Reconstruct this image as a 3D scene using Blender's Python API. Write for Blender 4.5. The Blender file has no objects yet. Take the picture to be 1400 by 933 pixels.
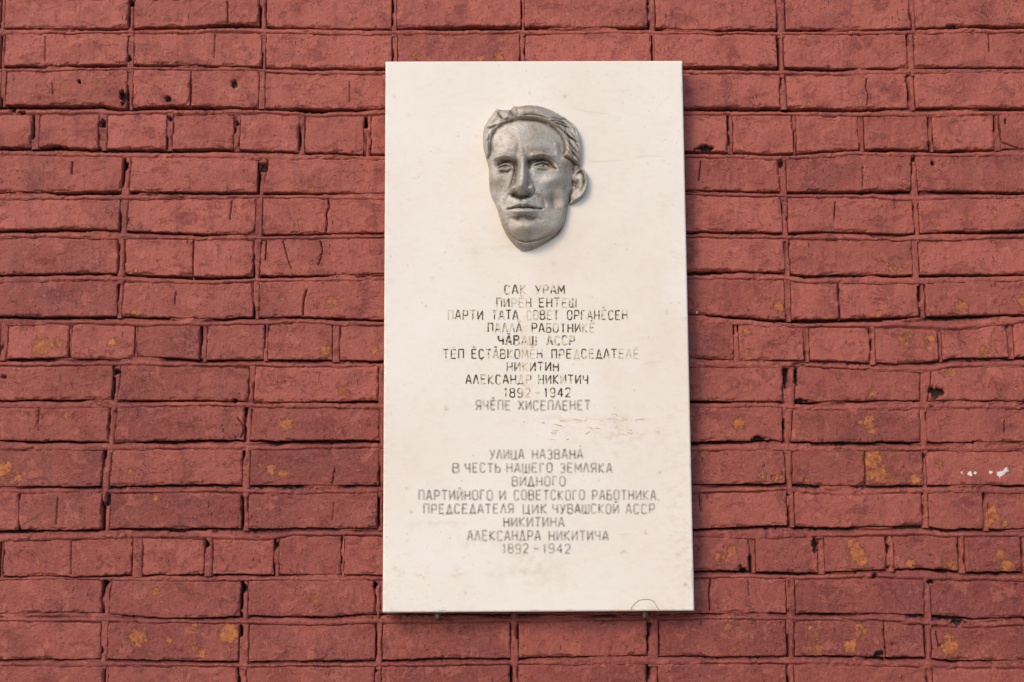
import bpy, math, random
import numpy as np
from mathutils import Vector, Matrix

S = bpy.context.scene
COL = S.collection
R = math.radians

# ------------------------------------------------------------------ camera
F_PX = 1944.4          # 50 mm on a 36 mm sensor, in photograph pixels
DIST = 2.80            # metres from the lens to the wall
CAM_Z = 1.62
PITCH, ROLL = R(7.1), R(-0.345)
cam = bpy.data.cameras.new("camera")
cam.lens, cam.sensor_width, cam.clip_start, cam.clip_end = 50, 36, 0.05, 500
cam_o = bpy.data.objects.new("camera", cam)
COL.objects.link(cam_o)
CM = Matrix.Rotation(math.pi / 2 + PITCH, 4, 'X') @ Matrix.Rotation(ROLL, 4, 'Z')
cam_o.matrix_world = Matrix.Translation((0, -DIST, CAM_Z)) @ CM
S.camera = cam_o
CM3 = np.array(CM.to_3x3())

# ------------------------------------------------------------------ light
SUN_DIR = Vector((-0.50, -0.72, 0.62)).normalized()     # towards the sun
EL = math.asin(SUN_DIR.z)
AZ = math.atan2(SUN_DIR.x, SUN_DIR.y)
W = bpy.data.worlds.new("World"); S.world = W; W.use_nodes = True
nt = W.node_tree; nt.nodes.clear()
sky = nt.nodes.new('ShaderNodeTexSky'); sky.sky_type = 'NISHITA'; sky.sun_disc = False
sky.sun_elevation, sky.sun_rotation = EL, AZ
sky.air_density, sky.dust_density, sky.ozone_density = 1.0, 1.5, 1.0
bg = nt.nodes.new('ShaderNodeBackground'); bg.inputs[1].default_value = 0.15
wo = nt.nodes.new('ShaderNodeOutputWorld')
nt.links.new(sky.outputs[0], bg.inputs[0]); nt.links.new(bg.outputs[0], wo.inputs[0])
sun = bpy.data.lights.new("sun", 'SUN'); sun.energy = 1.3; sun.angle = R(20); sun.color = (1.0, 0.80, 0.58)
sun_o = bpy.data.objects.new("sun", sun); COL.objects.link(sun_o)
sun_o.rotation_euler = SUN_DIR.to_track_quat('Z', 'Y').to_euler()
sun_o.location = (-3, -4, 6)
S.view_settings.view_transform = 'Standard'; S.view_settings.look = 'None'
S.view_settings.gamma = 1.0; S.view_settings.exposure = 0.36

# ------------------------------------------------------------------ helpers
def at(px, py, y=0.0):
    """photograph position -> (x, z) on the vertical plane Y = y"""
    px = np.asarray(px, float); py = np.asarray(py, float)
    d = np.stack([(px - 700) / F_PX, -(py - 466.5) / F_PX, -np.ones_like(px)], -1) @ CM3.T
    t = (y + DIST) / d[..., 1]
    return d[..., 0] * t, CAM_Z + d[..., 2] * t

def _hash(ix, iy, seed):
    h = (ix.astype(np.uint32) * np.uint32(374761393) + iy.astype(np.uint32) * np.uint32(668265263)
         + np.uint32((seed * 1442695041 + 12345) & 0xffffffff))
    h = (h ^ (h >> np.uint32(13))) * np.uint32(1274126177)
    h ^= h >> np.uint32(16)
    return (h & np.uint32(0xffffff)).astype(float) / 0xffffff
def vnoise(x, y, seed=0):
    ix, iy = np.floor(x).astype(np.int64), np.floor(y).astype(np.int64)
    fx, fy = x - ix, y - iy
    fx = fx * fx * (3 - 2 * fx); fy = fy * fy * (3 - 2 * fy)
    a, b = _hash(ix, iy, seed), _hash(ix + 1, iy, seed)
    c, d = _hash(ix, iy + 1, seed), _hash(ix + 1, iy + 1, seed)
    return (a + (b - a) * fx) * (1 - fy) + (c + (d - c) * fx) * fy     # 0..1
def fbm(x, y, seed=0, oct=3):
    x = np.asarray(x, float); y = np.asarray(y, float) + np.zeros_like(x)
    s, a, n = 0, 1, 0
    for o in range(oct):
        s = s + a * (vnoise(x * 2 ** o + 17.3 * o + 1000, y * 2 ** o - 9.1 * o + 1000, seed + o) - .5) * 2; n += a; a *= .5
    return s / n                                                      # -1..1
def smooth(e0, e1, x):
    t = np.clip((x - e0) / (e1 - e0), 0, 1); return t * t * (3 - 2 * t)

def grid_mesh(name, co, mat, parent=None, keep=None, attrs=None, shade=True):
    """one mesh from a (ny, nx, 3) array; keep masks its cells; attrs are float vertex attributes"""
    ny, nx = co.shape[:2]
    idx = np.arange(ny * nx).reshape(ny, nx)
    q = np.stack([idx[:-1, :-1], idx[:-1, 1:], idx[1:, 1:], idx[1:, :-1]], -1)
    q = q.reshape(-1, 4) if keep is None else q[keep]
    used = np.unique(q); remap = np.full(ny * nx, -1); remap[used] = np.arange(len(used))
    return raw_mesh(name, co.reshape(-1, 3)[used], remap[q], mat, parent,
                    {k: v.reshape(-1)[used] for k, v in (attrs or {}).items()}, shade)
def raw_mesh(name, v, q, mat, parent=None, attrs=None, shade=True):
    me = bpy.data.meshes.new(name)
    v = np.ascontiguousarray(v, np.float32); q = np.ascontiguousarray(q, np.int32)
    k = q.shape[1]
    me.vertices.add(len(v)); me.vertices.foreach_set('co', v.ravel())
    me.loops.add(q.size); me.loops.foreach_set('vertex_index', q.ravel())
    me.polygons.add(len(q)); me.polygons.foreach_set('loop_start', np.arange(0, q.size, k, dtype=np.int32))
    me.polygons.foreach_set('loop_total', np.full(len(q), k, np.int32))
    me.polygons.foreach_set('use_smooth', np.full(len(q), shade, bool))
    for n, a in (attrs or {}).items():
        at_ = me.attributes.new(n, 'FLOAT', 'POINT'); at_.data.foreach_set('value', np.ascontiguousarray(a, np.float32))
    me.update(calc_edges=True); me.validate()
    me.materials.append(mat)
    o = bpy.data.objects.new(name, me); COL.objects.link(o)
    if parent: o.parent = parent
    return o
def thing(name, label, cat):
    o = bpy.data.objects.new(name, None); COL.objects.link(o)
    o['label'] = label; o['category'] = cat; o.empty_display_size = .1
    return o
def box_arrays(x0, x1, y0, y1, z0, z1):
    v = np.array([(x, y, z) for x in (x0, x1) for y in (y0, y1) for z in (z0, z1)], float)
    q = np.array([(0, 1, 3, 2), (4, 6, 7, 5), (0, 4, 5, 1), (2, 3, 7, 6), (0, 2, 6, 4), (1, 5, 7, 3)])
    return v, q

# ------------------------------------------------------------------ materials
class N:
    def __init__(s, name):
        s.m = bpy.data.materials.new(name); s.m.use_nodes = True
        s.t = s.m.node_tree; s.t.nodes.clear()
        s.out = s.t.nodes.new('ShaderNodeOutputMaterial'); s.b = s.t.nodes.new('ShaderNodeBsdfPrincipled')
        s.t.links.new(s.b.outputs[0], s.out.inputs[0])
        s.tc = s.t.nodes.new('ShaderNodeTexCoord').outputs['Object']
    def put(s, sock, v):
        if isinstance(v, bpy.types.NodeSocket): s.t.links.new(v, sock)
        else: sock.default_value = v
    def map(s, scale, loc=(0, 0, 0), vec=None):
        n = s.t.nodes.new('ShaderNodeMapping'); s.put(n.inputs[0], vec or s.tc)
        n.inputs['Scale'].default_value = scale; n.inputs['Location'].default_value = loc; return n.outputs[0]
    def noise(s, scale, detail=3, rough=.55, vec=None, dist=0):
        n = s.t.nodes.new('ShaderNodeTexNoise'); s.put(n.inputs['Vector'], vec or s.tc)
        n.inputs['Scale'].default_value = scale; n.inputs['Detail'].default_value = detail
        n.inputs['Roughness'].default_value = rough; n.inputs['Distortion'].default_value = dist
        return n.outputs[0]
    def voro(s, scale, feat='F1', vec=None, rnd=1):
        n = s.t.nodes.new('ShaderNodeTexVoronoi'); n.feature = feat; s.put(n.inputs['Vector'], vec or s.tc)
        n.inputs['Scale'].default_value = scale; n.inputs['Randomness'].default_value = rnd
        return n.outputs['Distance']
    def rng(s, v, a, b, c=0, d=1, smoothstep=True):
        n = s.t.nodes.new('ShaderNodeMapRange'); n.interpolation_type = 'SMOOTHSTEP' if smoothstep else 'LINEAR'
        s.put(n.inputs[0], v)
        for i, x in enumerate((a, b, c, d)): n.inputs[i + 1].default_value = x
        return n.outputs[0]
    def math(s, op, a, b=0., c=0.):
        n = s.t.nodes.new('ShaderNodeMath'); n.operation = op
        s.put(n.inputs[0], a); s.put(n.inputs[1], b); s.put(n.inputs[2], c); return n.outputs[0]
    def mix(s, f, a, b):
        n = s.t.nodes.new('ShaderNodeMix'); n.data_type = 'RGBA'
        s.put(n.inputs[0], f); s.put(n.inputs[6], a if isinstance(a, bpy.types.NodeSocket) else (*a, 1))
        s.put(n.inputs[7], b if isinstance(b, bpy.types.NodeSocket) else (*b, 1)); return n.outputs[2]
    def attr(s, name):
        n = s.t.nodes.new('ShaderNodeAttribute'); n.attribute_name = name; return n.outputs['Fac']
    def bump(s, h, strength, dist, nrm=None):
        n = s.t.nodes.new('ShaderNodeBump'); n.inputs['Strength'].default_value = strength
        n.inputs['Distance'].default_value = dist; s.put(n.inputs['Height'], h)
        if nrm: s.put(n.inputs['Normal'], nrm)
        return n.outputs[0]
    def fin(s, col, rough, nrm=None, metal=0., spec=.4):
        s.put(s.b.inputs['Base Color'], col if isinstance(col, bpy.types.NodeSocket) else (*col, 1))
        s.put(s.b.inputs['Roughness'], rough); s.put(s.b.inputs['Metallic'], metal)
        s.b.inputs['Specular IOR Level'].default_value = spec
        if nrm: s.put(s.b.inputs['Normal'], nrm)
        return s.m

def wall_paint(name, joints=False):
    n = N(name)
    tone = n.attr('tone')
    big = n.noise(3.2, 3)
    med = n.noise(17, 4, .6)
    streak = n.noise(1, 4, .6, n.map((38, 38, 4.5)))
    fine = n.noise(150, 3, .6)
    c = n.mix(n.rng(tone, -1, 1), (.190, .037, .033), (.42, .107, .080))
    c = n.mix(n.rng(big, .38, .62, 0, .5), c, (.38, .098, .070))
    c = n.mix(n.rng(n.noise(7, 3, .6, n.map((1, 1, 1.6), (4, 0, 2))), .50, .68, 0, .55), c, (.165, .036, .040))
    c = n.mix(n.rng(med, .50, .72, 0, .6), c, (.175, .036, .036))
    c = n.mix(n.rng(streak, .53, .72, 0, .55), c, (.16, .040, .043))
    c = n.mix(n.rng(fine, .35, .7, 0, .22), c, (.43, .15, .12))
    c = n.mix(n.rng(n.noise(420, 3, .7), .42, .66, 0, .30), c, (.20, .05, .045))
    c = n.mix(n.rng(n.noise(330, 3, .7), .50, .70, 0, .30), c, (.52, .19, .14))
    # older, paler coats showing as ragged islands; darker reworked areas
    isl = n.rng(n.noise(26, 6, .68, dist=.4), .555, .575)
    c = n.mix(n.math('MULTIPLY', isl, .34), c, (.48, .145, .108))
    isl2 = n.rng(n.noise(21, 6, .70, n.map((1, 1, 1.3), (9, 9, 9)), .5), .57, .60)
    c = n.mix(n.math('MULTIPLY', isl2, .45), c, (.165, .034, .036))
    # paint scuffs and a little dust
    scuff = n.math('MULTIPLY', n.rng(n.noise(55, 5, .7), .58, .7), n.rng(n.noise(7, 2), .5, .62))
    c = n.mix(n.math('MULTIPLY', scuff, .35), c, (.44, .17, .13))
    # peeled spots, ochre undercoat showing
    pn = n.math('ADD', n.math('MULTIPLY', n.attr('peel'), .93), n.math('MULTIPLY', n.math('SUBTRACT', n.noise(85, 7, .8), .5), 3.4))
    peel = n.rng(pn, .50, .58)
    halo = n.rng(pn, .30, .5)
    och = n.mix(n.rng(n.noise(60, 3), .35, .65), (.32, .10, .035), (.52, .17, .05))
    c = n.mix(n.math('MULTIPLY', halo, .22), c, (.47, .19, .15))
    c = n.mix(n.math('MULTIPLY', peel, .85), c, och)
    wn = n.math('ADD', n.attr('fleck'), n.math('MULTIPLY', n.math('SUBTRACT', n.noise(190, 3, .6), .5), 1.8))
    c = n.mix(n.rng(wn, .45, .55), c, (.75, .70, .66))
    # fine relief: paint orange peel, pin holes, brush drips, crackle
    pores = n.rng(n.voro(120), .02, .16)
    keep = n.rng(n.noise(60, 2), .50, .60)
    pores = n.math('MAXIMUM', pores, keep)
    pits = n.rng(n.math('ADD', n.voro(105), n.math('MULTIPLY', n.noise(300, 2), .30)), .20, .30)
    pits = n.math('MAXIMUM', pits, n.rng(n.noise(27, 3), .44, .49))
    dash = n.math('MAXIMUM', n.rng(n.voro(1, 'F1', n.map((130, 130, 34), (2, 3, 1))), .10, .20), n.rng(n.noise(15, 2, .5, n.map((1, 1, 1), (4, 4, 2))), .66, .61))
    pits = n.math('MINIMUM', pits, dash)
    curl = n.math('ABSOLUTE', n.math('SUBTRACT', n.noise(33, 2, .5, dist=.6), .5))
    crk = n.math('MAXIMUM', n.rng(curl, .0, .008), n.rng(n.noise(12, 3, .6, n.map((1, 1, 1), (3, 5, 1))), .62, .57))
    curl2 = n.math('ABSOLUTE', n.math('SUBTRACT', n.noise(1, 3, .6, n.map((70, 70, 24), (9, 2, 4))), .5))
    crk = n.math('MINIMUM', crk, n.math('MAXIMUM', n.rng(curl2, .0, .007), n.rng(n.noise(10, 3, .6, n.map((1, 1, 1), (7, 1, 8))), .63, .58)))
    drip = n.noise(1, 3, .6, n.map((150, 150, 16)))
    h = n.math('ADD', n.math('MULTIPLY', n.noise(60, 5, .6), .75), n.math('MULTIPLY', n.noise(300, 3, .7), .42))
    h = n.math('ADD', h, n.math('MULTIPLY', drip, .30))
    h = n.math('ADD', h, n.math('MULTIPLY', pores, .35))
    h = n.math('ADD', h, n.math('MULTIPLY', pits, .9))
    h = n.math('ADD', h, n.math('MULTIPLY', crk, .75))
    h = n.math('SUBTRACT', h, n.math('MULTIPLY', peel, .75))
    h = n.math('ADD', h, n.math('MULTIPLY', isl, .16))
    h = n.math('SUBTRACT', h, n.math('MULTIPLY', isl2, .14))
    # pin holes are darker than the paint around them
    c = n.mix(n.math('MULTIPLY', n.math('SUBTRACT', 1., pits), .7), c, (.065, .026, .024))
    # shade of the deep voids painted near black, by depth
    void_shade = n.math('ADD', n.attr('void_shade'), n.math('MULTIPLY', n.math('SUBTRACT', n.noise(210, 3, .6), .5), .9))
    c = n.mix(n.rng(void_shade, .50, .85), c, (.036, .020, .018))
    return n.fin(c, n.rng(med, .3, .7, .58, .78), n.bump(h, 1., .0034), spec=.35)

def marble_mat():
    n = N('marble')
    c = n.mix(n.rng(n.noise(2.4, 4, .6), .35, .7), (.79, .735, .67), (.84, .80, .755))
    smear = n.noise(1, 5, .65, n.map((16, 16, 24)))
    c = n.mix(n.rng(smear, .58, .78, 0, .22), c, (.64, .59, .52))
    c = n.mix(n.rng(n.noise(4.5, 5, .65, n.map((1, 1, .7), (3, 3, 3))), .52, .70, 0, .30), c, (.70, .60, .49))
    smud = n.math('MULTIPLY', n.rng(n.noise(70, 4, .7), .60, .74), n.rng(n.noise(5, 3), .50, .62))
    c = n.mix(n.math('MULTIPLY', smud, .6), c, (.42, .39, .35))
    dots = n.math('MULTIPLY', n.rng(n.voro(42), .12, .05), n.rng(n.noise(9, 2), .52, .58))
    c = n.mix(n.math('MULTIPLY', dots, .35), c, (.36, .34, .32))
    st = n.math('MULTIPLY', n.attr('stain'), n.rng(n.noise(1, 5, .7, n.map((60, 60, 110))), .44, .68))
    c = n.mix(n.math('MULTIPLY', st, .8), c, (.60, .36, .17))
    ol = n.math('MULTIPLY', n.attr('moss'), n.rng(n.noise(60, 4, .7), .40, .66))
    c = n.mix(n.math('MULTIPLY', ol, .6), c, (.44, .43, .34))
    h = n.math('ADD', n.noise(240, 4, .65), n.math('MULTIPLY', n.noise(30, 3), .8))
    return n.fin(c, .55, n.bump(h, .35, .0006), spec=.35)

def ink_mat(name, dark, base, lo, hi):
    """worn paint in the letters: noise and the 'wear' attribute decide what is left"""
    n = N(name)
    k = n.math('ADD', n.math('MULTIPLY', n.math('SUBTRACT', n.noise(170, 3, .75), .5), 2.4),
               n.math('MULTIPLY', n.math('SUBTRACT', n.noise(45, 2, .6), .5), 2.0))
    k = n.math('SUBTRACT', n.math('ADD', k, .5), n.attr('wear'))
    f = n.rng(k, lo, hi)
    c = n.mix(f, base, dark)
    c = n.mix(n.math('MULTIPLY', n.attr('rust'), .55), c, (.80, .56, .38))
    return n.fin(c, .7, n.bump(n.noise(300, 3), .4, .0005), spec=.25)

def metal_mat():
    n = N('silver_painted_metal')
    c = n.mix(n.rng(n.noise(14, 4, .6), .35, .68), (.42, .365, .30), (.55, .54, .525))
    c = n.mix(n.rng(n.noise(60, 5, .7), .50, .70, 0, .55), c, (.22, .155, .10))
    c = n.mix(n.rng(n.noise(260, 3, .7), .52, .70, 0, .5), c, (.17, .135, .10))
    c = n.mix(n.math('MULTIPLY', n.attr('hollow_shade'), n.rng(n.noise(90, 4, .7), .3, .55)), c, (.13, .09, .06))  # brown painted shading for the hollows of the face
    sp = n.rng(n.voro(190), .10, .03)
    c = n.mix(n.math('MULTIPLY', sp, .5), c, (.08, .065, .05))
    h = n.math('ADD', n.math('MULTIPLY', n.noise(130, 4, .7), .8), n.math('MULTIPLY', n.noise(520, 3, .7), .6))
    return n.fin(c, n.rng(n.noise(40, 3), .3, .7, .46, .62), n.bump(h, .6, .0014), metal=.36, spec=.5)

def plain(name, c1, c2, sc, rough, bump=.0, metal=0.):
    n = N(name)
    c = n.mix(n.rng(n.noise(sc, 5, .6), .3, .7), c1, c2)
    return n.fin(c, rough, n.bump(n.noise(sc * 6, 4, .7), .5, bump) if bump else None, metal=metal)

M_BRICK = wall_paint('painted_brick')
M_MORTAR = wall_paint('painted_mortar')
M_MARBLE = marble_mat()
M_METAL = metal_mat()
M_INK = ink_mat('olive_letter_paint', (.075, .070, .030), (.66, .61, .48), .08, .36)
M_GREY = ink_mat('grey_letter_paint', (.32, .295, .265), (.60, .56, .515), .12, .85)
M_STAIN = ink_mat('rust_scratches', (.50, .30, .15), (.76, .69, .60), .25, .60)
M_CRACK = plain('glue_line', (.16, .11, .06), (.30, .23, .14), 90, .8)
M_VEIN = plain('pale_vein', (.58, .53, .47), (.72, .67, .61), 120, .7)
M_BOLT = plain('rusty_bolt', (.05, .028, .017), (.11, .07, .04), 120, .6, .0006, .4)
M_CORE = plain('wall_core_mortar', (.020, .015, .014), (.035, .022, .02), 30, .9, .002)
M_ASPHALT = plain('asphalt', (.045, .045, .047), (.07, .068, .066), 20, .9, .003)
M_PAVE = plain('pavement_concrete', (.24, .23, .21), (.32, .31, .29), 9, .9, .002)

# ------------------------------------------------------------------ measured brickwork (photograph positions)
# bed joints: (x, lower edge of the bricks above, upper edge of the bricks below)
BEDS = [
 [(0,38.5,47),(150,39,47),(265,34,46.5),(330,31,46),(380,37,46),(530,39,48),(640,35,48),(800,37,47),(890,36,46),(940,41,48),(1060,39,48),(1170,40,48),(1250,38,46),(1330,34,45.5),(1400,35,46)],
 [(0,90,98),(60,90,99),(170,87.5,96),(280,89,97),(350,90,97.5),(380,92,101),(520,93,103),(700,92,101),(940,90,101),(1060,91.5,103),(1150,94,103.5),(1200,93,102),(1300,91,99.5),(1400,91,99.5)],
 [(0,143,157),(60,143,157),(140,143,157),(165,148,157),(235,144,157),(280,145,157),(350,146,156),(400,147,158),(440,148,161),(520,148,158),(700,147,158),(940,147,158),(1060,147,158),(1170,149,160),(1260,147.5,159),(1400,147.5,157)],
 [(0,200,214),(80,201,214),(170,204,216),(215,203,216),(300,204,217),(350,206,219),(440,208,218),(520,211,219),(700,209,218),(940,206,216),(1040,209,218),(1100,208,218),(1170,203,211),(1200,204,214),(1300,205,215),(1400,204,214)],
 [(0,262,273),(160,261,273.5),(280,262,272),(350,262.5,271),(440,264,272),(520,264,273.5),(700,261,270),(940,259,267),(1060,262,270.5),(1170,261,271),(1240,260,275),(1300,261,273),(1400,262,272)],
 [(0,315,326),(90,312,325),(160,314.5,327),(280,319,328.5),(345,320,328),(440,318,327),(520,317,326),(700,316,326),(940,316,326),(1060,317,327),(1170,317,329),(1230,320,329),(1300,316,328),(1400,314,326)],
 [(0,375,387),(100,373,384),(155,373.5,385),(280,378,389),(350,377,386),(440,376,386),(520,374,384),(700,373,384),(940,371,382),(1070,371,384),(1100,376,388),(1200,376,388.5),(1300,375,387),(1400,375,384)],
 [(0,432,445),(110,433,444),(160,432,446),(280,435,446),(370,433,444),(400,432,442),(470,435,445),(520,437,445),(700,432,444),(940,429,443),(1010,432,444),(1060,437,447),(1150,436,449),(1240,432,449),(1310,431,452),(1370,430,445),(1400,430,441)],
 [(0,491,502),(80,489,501),(160,491,500),(190,487,500),(280,492,502),(380,491,503),(500,493,502.5),(700,491,502),(940,489,502),(1020,492,503),(1100,492,503),(1170,494,506),(1230,497,508.5),(1270,494,510),(1300,490,503),(1400,488,502)],
 [(0,547,559),(100,546,559),(150,546,558),(280,547,556),(350,550,557),(440,549,558),(500,547.5,560),(700,548,559),(940,547,559),(1050,549,557),(1100,550,561),(1200,547,561),(1400,548,559)],
 [(0,602,617),(100,603,615),(160,604,616),(210,603,616),(280,601,614),(380,603,617),(500,602,613),(700,604,616),(940,604,617),(1050,602,615),(1090,604.5,617),(1200,604,617),(1400,604,617)],
 [(0,665,674),(130,665,674),(170,664,676),(280,662,674),(340,663,676),(400,663,677),(500,663,674),(700,663,674),(960,662,675),(1075,661,672),(1140,664,679),(1260,663,674),(1400,663,674)],
 [(0,725,740),(135,724,738),(170,722,736),(280,722,738),(370,723,739),(400,721,733),(500,722.5,734),(700,723,735),(960,723,735),(1060,718,737),(1140,722,735),(1260,718,733),(1290,723,736),(1400,723,734)],
 [(0,787,794),(110,788,792),(180,786,795),(280,785,796),(390,786,794),(500,786,794),(700,783,793),(960,780,792),(1020,780,791),(1100,783,793),(1180,779,792),(1260,777,793),(1340,783,794),(1400,782,795)],
 [(0,839,850),(130,837,852),(200,844,853),(280,844,853),(340,842,854),(440,843,855),(520,840,853),(700,840,852),(900,841,848),(960,838,847),(1070,838,849),(1200,839,849),(1280,841,857),(1330,845,860),(1400,844,856)],
 [(0,902,911),(140,901,912),(250,903,911),(340,904,913),(500,903,912),(600,900,912),(720,899,910),(880,896,908),(960,898,908),(1070,897,909),(1150,897,910),(1270,899,914),(1300,903,916),(1400,902,914)],
]
# upright joints of each course: (left edge, right edge[, left edge at foot, right edge at foot])
J = {
 0: [(1,8),(176,184),(354,365),(535,543),(711.5,717),(884,896),(1060,1073),(1243,1250)],
 1: [(1,8),(175,184),(358,364),(536,544),(710,718),(890,895),(1061,1071),(1238,1249)],
 2: [(2,9),(174,183),(260,262.5),(354,363),(536,545),(712,720),(890,897),(1065,1075),(1238,1250)],
 3: [(43,55),(135,148),(228,237),(320,329),(408,417),(497,508),(588,597),(680,689),(771,780),(862,871),(903,905),(993,1002),(1083,1088),(1172,1181),(1267,1275),(1357,1366)],
 4: [(-14,-6),(168,180,165,177),(353,367,351,360),(536,545),(712,721),(890,898),(1063,1075,1066,1077),(1246,1252,1246,1256)],
 5: [(-17,-9),(164,176,162,173),(350,360,348,358),(535,544),(712,721),(890,898),(1067,1077,1070,1078),(1247,1256)],
 6: [(-19,-10),(161,172,160,170),(263.5,265.5),(347,357,345,355),(535,544),(712,720),(890,898),(1072,1079),(1246,1255)],
 7: [(-20,-11),(160,169,160,166),(346,355),(534,543),(711,720),(890,898),(1072,1081),(1145,1147.5),(1254,1265)],
 8: [(1,12),(95,99),(184,188),(273,284),(361,367),(454,465),(548,556),(638,647),(728,737),(818,827),(909,917),(1002,1010),(1097,1106),(1188,1196),(1281,1287),(1376,1385)],
 9: [(-26,-15),(154,166,151,161),(341,350,339,347),(517,526),(700,709),(886,895),(1070,1090,1070,1087),(1258,1274,1257,1270)],
 10:[(-30,-20),(149,160,147,156),(334,346,333,342),(518,527),(700,709),(886,895),(1069,1085,1070,1082),(1257,1266)],
 11:[(-34,-22),(141,154,138,149),(331,343,330,341),(518,526),(700,709),(886,895),(1072,1084,1073,1084),(1181,1183),(1260,1266)],
 12:[(26,28),(139,153,138,149),(330,341),(516,524),(700,709),(886,895),(1075,1086),(1259,1269),(1343,1350)],
 13:[(0,6),(181,196),(279.5,292),(374,382),(466,471),(561,569),(653,661),(744,753),(836,845),(930,939),(1023,1033),(1117,1127),(1210,1222),(1309,1319),(1394,1403)],
 14:[(-42,-30),(139,153,138,149),(329,340,327,339),(512,520,514,520),(699,708),(886,895),(1074,1087),(1262,1272)],
 15:[(-44,-33),(138,149,137,146),(327,341),(513,523),(697,709),(884,901),(1074,1086),(1208,1210),(1262,1273)],
 16:[(-44,-33),(142,148),(324,338),(512,521),(697,709),(884,900),(1074,1086),(1265,1275)],
}
HEADERS = (3, 8, 13)
PEEL = [(58,475,13,1.1),(80,468,7,.9),(154,468,7,1),(5,641,13,1),(25,652,8,.8),(392,581,9,1),(443,480,7,1),(513,480,6,.9),(371,641,8,.9),(385,647,7,1),(355,636,6,.7),
 (466,533,5,.9),(311,636,8,.7),(453,413,8,1.05),(386,406,6,.65),(407,257,7,.75),(425,258,5,.8),(322,421,8,.6),(184,370,4,.9),(183,429,6,.8),(312,867,13,1.15),(429,819,12,.6),
 (266,857,6,.9),(265,883,6,.8),(188,871,14,.85),(276,893,7,.9),(213,809,8,.8),(231,875,6,.8),(212,682,4,.8),(204,897,7,.75),(87,568,6,.7),(102,568,6,.65),(178,644,6,.8),
 (1106,144,5,.9),(1294,192,5,.8),(1064,419,8,1),(1315,420,9,1.1),(1200,429,6,.9),(1220,367,7,.75),(1232,370,6,.75),(1359,291,5,.8),(1163,403,5,.75),(1397,412,7,1),(1278,304,5,.6),
 (1020,455,6,1),(1024,482,6,.8),(1010,579,9,1.05),(1064,654,8,.75),(1040,650,8,.65),(1177,577,5,.8),(1105,655,6,.7),(1236,465,9,.8),(1246,462,7,.8),(1270,463,7,.9),(1269,475,6,.9),(1346,482,8,.9),
 (1189,577,9,.95),(1193,590,6,.8),(1191,537,6,.8),(1299,510,8,.9),(1290,511,6,.6),(1191,628,12,1.15),(1203,648,12,1),(1190,650,8,.9),(1252,655,8,1.1),(1284,633,7,.8),(1373,574,4,.9),(1220,654,8,.75),
 (985,762,8,.9),(1000,753,8,.9),(1166,745,10,1),(1172,757,12,1.05),(995,857,7,.85),(1005,888,7,.8),(1119,888,8,.85),(1164,882,9,.85),(1105,857,6,.65),(1115,868,9,.6),(1180,768,9,1),
 (1163,778,6,.7),(1202,760,6,.6),(1244,769,7,1.05),(1302,774,9,.95),(1290,768,7,.6),(1368,758,8,.95),(1376,773,10,.95),(1357,700,9,1.05),(1354,712,9,.9),(1372,716,8,.7),(1299,885,12,1.1),(1297,872,8,.9),
 (1178,862,11,.85),(1162,888,8,.85),(569,76,6,1),(656,79,5,1.1),(683,78,7,1.1),(1040,665,8,.5),(1250,656,8,.9),(154,480,7,.5),(1379,640,8,.5),(1395,596,6,.5),(872,876,6,.7)]
FLECK = [(1315,646,2.2),(1326.5,647.6,4),(1334,647,2.6),(1355,646,2.8),(1368,647.8,5),(1375.5,643,4),(1122,427.2,0.1),(953,427,1.8),(984,44.6,.1)]
HOLES = [(109,112,3,3,9),(320,115,4,5,10),(18,152,5,5,12),(31,154,5,4,14),(168,131,5,10,14),(432,151,20,4.5,16),(1281,537,10,8,14),(320,548,4,3.6,16),(5,516,4,4,8),
 (148,682,5,9,14),(333,805,6,8,14),(1331,605,2.5,2.5,10),(175,80,4,5,10),(965,203,14,4,14),(1285,883,2,2,6),(1274,760,2,2,5),(1222,882,4,3,4),(1204,894,7,4,10),(1391,800,2.5,2.5,5),
 (180,5,4,6,16),(141,168,4.5,6,16),(232,162,4,4,16),(324,169,4,5,14),(500,168,4,7,14),(172,225,6,7,12),(361,228,7,7,12),(1069,224,5,6,13),(158,509,6,5,14),(145,797,6,6,14),(1095,548,9,2.5,14),
 (1036,601,9,4,14),(1312,852,10,4,12),(1288,781,9,3,14),(1017,780,6,3,14),(1090,500,10,3,9),(513,800,4,6,12),(1071,580,3,10,10),(1089,515,2.6,16,12),(1374,166,2,6,6),(231,136,5,4,10),(130,85,0.1,0.1,0),(26,91,8,3,10),(75,201,12,2.5,12),
 (1275,224,3,4,10),(1300,35,9,3,12),(1250,217,5,4,12),(1262,624,4,4,10),(376,746,5,6,12),(281,744,5,5,10),(1115,745,4,10,12),(1213,748,4,8,12),(1013,775,4,4,8),(1080,800,1.5,7,7),(1122,136,.1,.1,0),
 (1197,788,5,4,12),(1272,796,5,4,12),(26,724,4,5,12),(885,915,4,3,8),(603,846,5,2.5,8),(410,150,14,4,14),(1144,427,0.1,0.1,0),(1345,680,3,6,9),(1262,697,2.5,8,9),(1200,495,.1,.1,0),(272,493,5,3,9),(1275,556,4,2,9)]
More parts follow.
